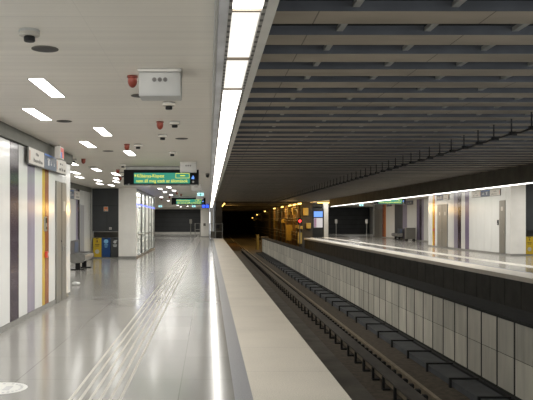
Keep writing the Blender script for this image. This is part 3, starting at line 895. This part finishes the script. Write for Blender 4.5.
make_rail(7.1, 'running rail of the second track, next to the dividing wall', False)
make_rail(8.55, 'running rail of the second track, under the opposite platform', False)
t = thing('third_rail_cover', 'long low grey-brown cover board on black posts along the track', 'rail cover', (3.05, 0, -1.22))
MB().box(-.115, .115, 3, 66, .245, .28).build('board', M['cover'], t)
MB().box(-.05, .05, 3, 66, .12, .19).build('conductor', M['rail'], t)
MB().box(.075, .112, 3, 66, .10, .244).build('side_board', M['cover'], t)
ps = None; y = 5.3
while y < 65.8:
    if ps is None: ps = p = MB().box(-.108, -.07, -.03, .03, 0, .244).box(-.108, .02, -.05, .05, .0, .03).build('post', M['black'], t)
    else: p = ps.copy(); C.objects.link(p)
    p.location = (0, y, 0); y += .77
t = thing('cable_trough', 'low dark cable trough with black brackets at the foot of the dividing wall', 'cable trough', (4.42, 0, -1.22))
MB().box(-.21, .23, 3, 64, 0, .10).build('lid', M['trough'], t)
MB().box(.231, .29, 3, 64, 0, .14).build('kerb', M['black'], t)
br = None; y = 5.8
while y < 63.5:
    if br is None: br = p = MB().bbox(-.285, -.245, -.025, .025, 0, .165, .004, 1).bbox(-.285, .225, -.022, .022, .14, .172, .004, 1).build('bracket', M['black'], t)
    else: p = br.copy(); C.objects.link(p)
    p.location = (0, y, 0); y += 1.32

# ------------------------------------------------------------------ opposite platform
FZ = 3.45
struct('far_ceiling', MB().box(10.1, 24, 12, 96, FZ, FZ+.1), M['ceiling'])
t = thing('strip_light', 'long thin bright strip light above the opposite platform edge', 'strip light', (0, 0, 0))
MB().box(10.11, 10.15, 12, 60, 2.865, 3.1).box(10.15, 10.3, 12, 60, 2.90, 3.1).build('housing', M['white_metal'], t)
MB().box(10.155, 10.22, 12, 59.9, 2.842, 2.899).build('diffuser', M['L_strip_far'], t)
RXW = 14.35
wr = struct('wall_right', MB().box(RXW+.032, 15.06, 34.27, 47.07, 0, FZ-.001).box(15.061, 17.2, 35.51, 47.07, 0, FZ-.001), M['frame'])
panels(wr, RXW, -1, [(34.26, 34.84, 'p_white'), (35.56, 36.55, 'p_white'), (36.55, 37.55, 'p_white'), (37.55, 38.6, 'p_white'), (38.6, 39.74, 'p_white'), (39.74, 40.36, 'p_purple'), (40.36, 41.0, 'p_white'),
                    (41.0, 41.55, 'p_dark'), (41.55, 42.2, 'p_lilac'), (42.2, 43.28, 'p_white'), (45.22, 45.75, 'p_white'), (45.75, 46.0, 'p_orange'), (46.0, 46.25, 'p_yellow'), (46.25, 47.07, 'p_white')], .085, FZ-.01)
MB().box(RXW, 15.06, 34.23, 34.265, .085, FZ-.01).build('panel', M['white_wall'], wr)
MB().box(RXW, 15.06, 47.08, 47.11, .085, FZ-.01).build('panel', M['white_wall'], wr)
struct('baseboard_right', MB().box(RXW-.012, RXW+.03, 34.22, 47.1, 0, .084).box(RXW+.03, 15.06, 34.22, 34.26, 0, .084), M['plinth'])
struct('trim_3', MB().box(RXW, RXW+.03, 34.85, 35.55, 2.66, FZ-.01).box(RXW, RXW+.03, 43.29, 45.21, 2.68, FZ-.01), M['p_white'])
d = struct('door_2', MB().bbox(RXW-.03, RXW+.03, 34.86, 35.54, .086, 2.65, .006, 1), M['door'])
MB().box(RXW-.034, RXW-.031, 35.08, 35.3, 2.15, 2.35).build('notice', M['sign_white'], d)
MB().box(RXW-.05, RXW-.031, 34.93, 34.98, 1.05, 1.2).build('handle', M['steel'], d)
d = struct('door_3', MB().bbox(RXW-.03, RXW+.03, 43.30, 45.20, .086, 2.67, .006, 1), M['door'])
MB().box(RXW-.036, RXW-.031, 44.24, 44.26, .1, 2.65).build('seam', M['black'], d)
for yy in (43.7, 44.7): MB().box(RXW-.034, RXW-.031, yy-.09, yy+.09, 2.0, 2.2).build('notice', M['sign_white'], d)
for yy in (44.1, 44.4): MB().box(RXW-.05, RXW-.031, yy-.03, yy+.03, 1.0, 1.16).build('handle', M['steel'], d)
wall_sign(RXW-.001, -1, [(35.4, 36.7, 'white'), (36.7, 37.95, 'blue'), (37.95, 39.25, 'white')], 2.92, 3.24, 'three-part sign with blue centre on the opposite white wall beside the slim door')
wall_sign(RXW-.001, -1, [(43.0, 44.0, 'white'), (44.0, 45.3, 'blue')], 2.93, 3.27, 'blue and white sign above the grey double door of the opposite platform')
t = thing('alarm_button', 'small red alarm box on the orange stripe of the opposite wall', 'alarm', (RXW-.001, 45.9, 1.0))
MB().bbox(-.06, 0, -.08, .08, 0, .16, .008, 2).build('box', M['red_print'], t)
MB().box(-.064, -.061, -.03, .03, .05, .11).build('button', M['sign_white'], t)
t = thing('intercom', 'small dark intercom on the opposite white wall beside the slim door', 'intercom', (RXW-.001, 35.72, 1.45))
MB().bbox(-.04, 0, -.06, .06, 0, .25, .008, 2).build('plate', M['black'], t)
MB().box(-.044, -.041, -.03, .03, .05, .09).build('button', M['steel'], t)
# niche with bin at the near end of that block
struct('wall_right_niche', MB().box(15.07, 17.2, 34.95, 35.05, 1.2, FZ-.001), M['niche'])
struct('wall_right_niche_back', MB().box(15.07, 17.2, 35.4, 35.5, 0, 1.2), M['niche_back'])
by2 = dup(by, (15.47, 34.75, .041), 'yellow bin on the opposite platform beside the white wall corner')
struct('baseboard_right_niche', MB().box(15.07, 17.2, 34.70, 35.4, 0, .04), M['plinth'])
# set-back wall
BX = 17.3
wb = struct('wall_right_far', MB().box(BX+.032, BX+.3, 34, 76, 0, FZ-.001), M['frame'])
panels(wb, BX, -1, [(47.2, 50, 'p_white'), (50, 53.5, 'p_white'), (53.5, 58, 'p_white'), (58, 58.6, 'p_lilac'), (58.6, 59.2, 'p_dark'), (59.2, 60, 'p_purple'), (60, 62.9, 'p_white'), (62.9, 64.3, 'p_lilac'),
                   (64.3, 67.1, 'niche'), (67.1, 70.4, 'p_white'), (70.4, 71.0, 'p_orange'), (71.0, 71.8, 'p_brown'), (75.2, 76, 'p_white')], .085, FZ-.01)
struct('baseboard_right_far', MB().box(BX-.01, BX+.03, 47.2, 76, 0, .084), M['plinth'])
d = struct('door_4', MB().bbox(BX-.03, BX+.03, 71.85, 75.15, .086, 2.8, .006, 1), M['door'])
MB().box(BX-.036, BX-.031, 73.48, 73.52, .1, 2.78).build('seam', M['black'], d)
wall_sign(BX-.001, -1, [(61.0, 62.8, 'blue')], 3.06, 3.38, 'tiny blue wall sign above the opposite bench')
wall_sign(BX-.001, -1, [(68.2, 70, 'blue')], 3.06, 3.34, 'tiny blue wall sign beyond the dark shop window, opposite platform')
# passage end wall
we = struct('wall_right_end', MB().box(11, 24, 95.6, 95.8, 0, FZ-.001), M['niche'])
for z in (.6, 1.2, 1.8, 2.4): MB().box(11, 24, 95.58, 95.598, z, z+.03).build('seam', M['black'], we)
struct('wall_right_passage', MB().box(21.3, 24, 76, 95.5, 0, FZ-.001), M['white_wall'])
struct('wall_right_outer', MB().box(24, 24.1, 12, 96, 0, FZ), M['white_wall'])
# info cabinet and column
t = thing('information_cabinet', 'black information cabinet with blue screen and white poster at the opposite platform end', 'cabinet', (10.95, 72.3, 0))
MB().bbox(-.56, .56, 0, .6, 0, 2.95, .02, 2).build('body', M['black'], t)
MB().box(-.42, .46, -.012, -.002, 2.05, 2.62).build('screen', M['info_blue'], t)
pf = MB().box(-.42, .46, -.012, -.002, 1.0, 1.95).build('poster', M['info_white'], t)
MB().box(-.40, -.16, -.016, -.0125, 1.03, 1.92).build('marking', plain('mauve_print', (.30, .18, .28), .5), pf)
struct('pillar_right_end', MB().box(11.55, 11.98, 72.3, 73, 0, FZ-.001), M['grey_metal'])

# ------------------------------------------------------------------ tunnel
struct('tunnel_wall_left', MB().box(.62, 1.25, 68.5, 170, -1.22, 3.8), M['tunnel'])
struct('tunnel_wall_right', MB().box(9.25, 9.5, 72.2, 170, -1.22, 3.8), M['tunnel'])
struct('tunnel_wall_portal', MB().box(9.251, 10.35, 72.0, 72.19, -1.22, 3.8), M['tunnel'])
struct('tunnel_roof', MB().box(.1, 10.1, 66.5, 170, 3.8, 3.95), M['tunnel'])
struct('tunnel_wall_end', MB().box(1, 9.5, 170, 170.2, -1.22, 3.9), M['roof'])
for i, yy in enumerate((70, 80, 92, 104, 118, 134)):
    struct('tunnel_beam', MB().box(1.26, 9.24, yy, yy+.7, 3.38, 3.79), M['tunnel'])
# sodium tubes on the right hand side
tl = [(8.55, 64.5+2.3, 'yellow tunnel lamp on the far track wall, first of the row'), (8.55, 70.9, 'yellow tunnel lamp on the far track wall, second of the row'), (8.55, 75.0, 'yellow tunnel lamp on the far track wall, third of the row'),
      (8.55, 83, 'yellow tunnel lamp on the far track wall, fourth of the row'), (8.55, 93, 'yellow tunnel lamp on the far track wall, fifth of the row'), (8.55, 109, 'yellow tunnel lamp on the far track wall, sixth of the row'),
      (8.55, 127, 'yellow tunnel lamp on the far track wall, seventh of the row'), (8.55, 141, 'yellow tunnel lamp deepest in the tunnel'),
      (1.46, 67.2, 'yellow tunnel lamp beside the near platform end, first of five'), (1.46, 72.5, 'yellow tunnel lamp beside the near platform end, second of five'), (1.46, 79, 'yellow tunnel lamp beside the near platform end, third of five'), (1.46, 87, 'yellow tunnel lamp beside the near platform end, fourth of five'), (1.46, 96, 'yellow tunnel lamp beside the near platform end, last of five')]
t0 = None
def make_tl():
    t = thing('tunnel_lamp', 'x', 'lamp', (0, 0, 3.25))
    MB().tube([(0, 0, 0), (0, 2.2, 0)], .05, 10).build('tube', M['L_sodium'], t, True)
    MB().box(-.06, .06, 0, 2.2, .06, .12).build('housing', M['fascia'], t)
    for yy in (.3, 1.9): MB().box(-.01, .01, yy-.01, yy+.01, .12, .55).build('hanger', M['fascia'], t)
    return t
for i, (x, y, lab) in enumerate(tl):   # hung along the walls
    if lab is None: continue
    z = 3.28 if y < 100 else (3.12 if y < 120 else (2.75 if y < 135 else 2.25))
    if t0 is None: o = t0 = make_tl()
    else: o = copy_tree(t0)
    o.location = (x, y, z); o['label'] = lab; o['group'] = 'yellow tunnel lamps'
t = thing('tunnel_lamp', 'yellow lamp tube crosswise above the black information cabinet', 'lamp', (9.95, 66, 3.33), 0, 'yellow tunnel lamps')
MB().tube([(0, 0, 0), (1.15, 0, 0)], .05, 10).build('tube', M['L_sodium'], t, True)
MB().box(0, 1.15, -.06, .06, .06, .115).build('housing', M['fascia'], t)
# wall equipment
t = thing('equipment_cabinet', 'ochre equipment cabinet against the tunnel wall below the red signal', 'cabinet', (8.72, 78, -1.22))
MB().bbox(-.34, .34, 0, .5, .75, 2.45, .02, 2).build('body', M['cab_yellow'], t)
MB().box(-.30, .30, -.012, -.002, .8, 2.4).build('door', M['cab_yellow'], t)
for x in (.05, .28): MB().box(x-.04, x+.04, .1, .4, 0, .75).build('leg', M['brownend'], t)
t = thing('track_signal', 'red glowing track signal on a post at the far track', 'signal', (8.85, 70.2, -1.22))
MB().lathe([(.05, 0), (.05, 2.6)], n=12).build('pole', M['fascia'], t, True)
MB().bbox(-.2, .2, -.12, .12, 2.55, 3.15, .03, 2).build('head', M['black'], t)
MB().lathe([(.13, -.135), (.13, -.122)], 0, 0, 2.87, 20, 'y').build('lens', M['L_red'], t)
MB().lathe([(.08, -.135), (.08, -.122)], 0, 0, 2.66, 16, 'y').build('lens', M['fascia'], t)
eq = [(8.95, 73, .95, .40, .28, 'beige relay box beside the red signal'), (9.0, 70.9, .85, .42, .30, 'beige relay box below the red signal'), (8.9, 86, 1.4, .5, .5, 'ochre box higher on the tunnel wall'), (9.0, 75.5, 2.3, .5, .7, 'tall ochre box under the lamp row'),
      (9.0, 80.5, 2.35, .5, .8, 'second ochre box under the lamp row'), (9.0, 97, .9, .5, .9, 'ochre box deep on the tunnel wall'), (9.0, 71.5, -.6, .35, 1.1, 'rusty box low beside the platform end'), (9.65, 71.6, 2.2, .5, .75, 'ochre box beside the black information cabinet, upper one'), (9.9, 71.65, .9, .4, .55, 'ochre box beside the black information cabinet, lower one')]
for x, y, z, w, h, lab in eq:
    t = thing('relay_box', lab, 'box', (x, y, z), 0, 'tunnel wall boxes')
    MB().bbox(-w/2, .249+9-x if False else .24, 0, .3, 0, h, .02, 1).build('casing', M['cab_yellow'], t)
    MB().box(-w/2+.04, .16, -.01, -.001, .04, h-.04).build('door', M['cab_yellow'], t)
pil = [73.5, 76.8, 79.6, 82, 85.2, 89, 94, 100, 108]
for i, y in enumerate(pil):
    struct('pillar_tunnel', MB().box(9.0, 9.249, y, y+.3, -1.22, 3.79), M['brownend'])
for i, (z, r) in enumerate(((3.0, .05), (2.75, .04), (1.95, .05), (1.7, .04), (.55, .05), (.2, .04), (-.3, .05))):
    pts = [(8.93-.02*(i % 2), 72.3+k*3, z+.05*math.sin(k*1.3+i)) for k in range(30)]
    o = MB().tube(pts, r, 7).build('wall_cable', M['pipe'], None, True)
    tag(o, ('thick dusty cable', 'thin dusty cable')[i % 2]+f' along the tunnel wall, {ORD[i]} from the top', 'cable', 'tunnel wall cables')
t = thing('marker_post', 'yellow marker post beside the track where the dividing wall ends', 'post', (4.86, 72, -1.22))
MB().bbox(-.13, .13, -.13, .13, 0, 1.46, .015, 1).build('post', M['cab_yellow'], t)
MB().bbox(-.16, .16, -.16, .16, 1.461, 1.5, .01, 1).build('cap', M['cab_yellow'], t)
# walkway timbers in the tunnel mouth
for i, y in enumerate((70, 73, 76, 79, 82, 86, 90)):
    o = MB().bbox(2.06, 3.39, y, y+.25, -1.219, -1.08, .01, 1).build('sleeper', M['brownend'])
    tag(o, f'brown track sleeper in the tunnel mouth, {ORD[i]} beyond the platform end', 'sleeper', 'sleepers in the tunnel mouth')

# ------------------------------------------------------------------ lamps and world
def area(name, loc, sx, sy, power, col=(1, .97, .92), rot=(0, 0, 0)):
    l = bpy.data.lights.new(name, 'AREA'); l.shape = 'RECTANGLE'; l.size = sx; l.size_y = sy; l.energy = power; l.color = col
    o = bpy.data.objects.new(name, l); C.objects.link(o); o.location = loc; o.rotation_euler = rot
    return o
for y in (28, 37, 46, 54, 62, 70):
    area('far_platform_lamp', (11.8, y, FZ-.02), 2.4, 6, 80)
area('far_niche_lamp', (15.6, 31.5, FZ-.02), .3, 3, 30)
area('passage_lamp', (17, 84, FZ-.02), .3, 8, 80)
area('kiosk_lamp', (-3.9, 37.5, CZ-.02), .3, 8, 190)
area('platform_end_lamp', (-4, 70, CZ-.02), 5, 10, 110)
area('platform_end_lamp', (-3, 84, CZ-.02), 4, 6, 60)
for x, y in ((8, 70.2), (8, 76), (8, 84), (7.5, 98), (2.4, 80), (2.4, 112)):
    l = bpy.data.lights.new('tunnel_lamp_glow', 'POINT'); l.energy = 75; l.color = (1, .6, .18); l.shadow_soft_size = .2
    o = bpy.data.objects.new('tunnel_lamp_glow', l); C.objects.link(o); o.location = (x, y, 2.9)

area('added_platform_fill', (-1.6, 33, CZ-.012), 2.6, 54, 175)  # added broad fill for the platform, no fixture of its own
wl_ = area('added_wall_fill', (-.05, 17.5, 2.84), .08, 27, 52, rot=(0, math.radians(50), 0))  # added light that brightens the striped wall, not a station fixture
wl_.data.spread = 1.45
wl_ = area('added_track_fill', (.355, 40, 2.83), .05, 50, 68, rot=(0, math.radians(-52), 0))  # added light towards the dividing wall, standing in for sideways strip light
wl_.data.spread = 1.3
w = bpy.data.worlds.new('world'); sc.world = w; w.use_nodes = True
w.node_tree.nodes['Background'].inputs[0].default_value = (.9, .95, 1, 1)
w.node_tree.nodes['Background'].inputs[1].default_value = .78
sc.view_settings.view_transform = 'Standard'
sc.view_settings.look = 'None'
sc.view_settings.exposure = 1.34
sc.cycles.use_denoising = True
sc.cycles.max_bounces = 8
sc.cycles.diffuse_bounces = 5
sc.cycles.glossy_bounces = 4
sc.cycles.sample_clamp_indirect = 6
sc.cycles.caustics_reflective = False
sc.cycles.caustics_refractive = False
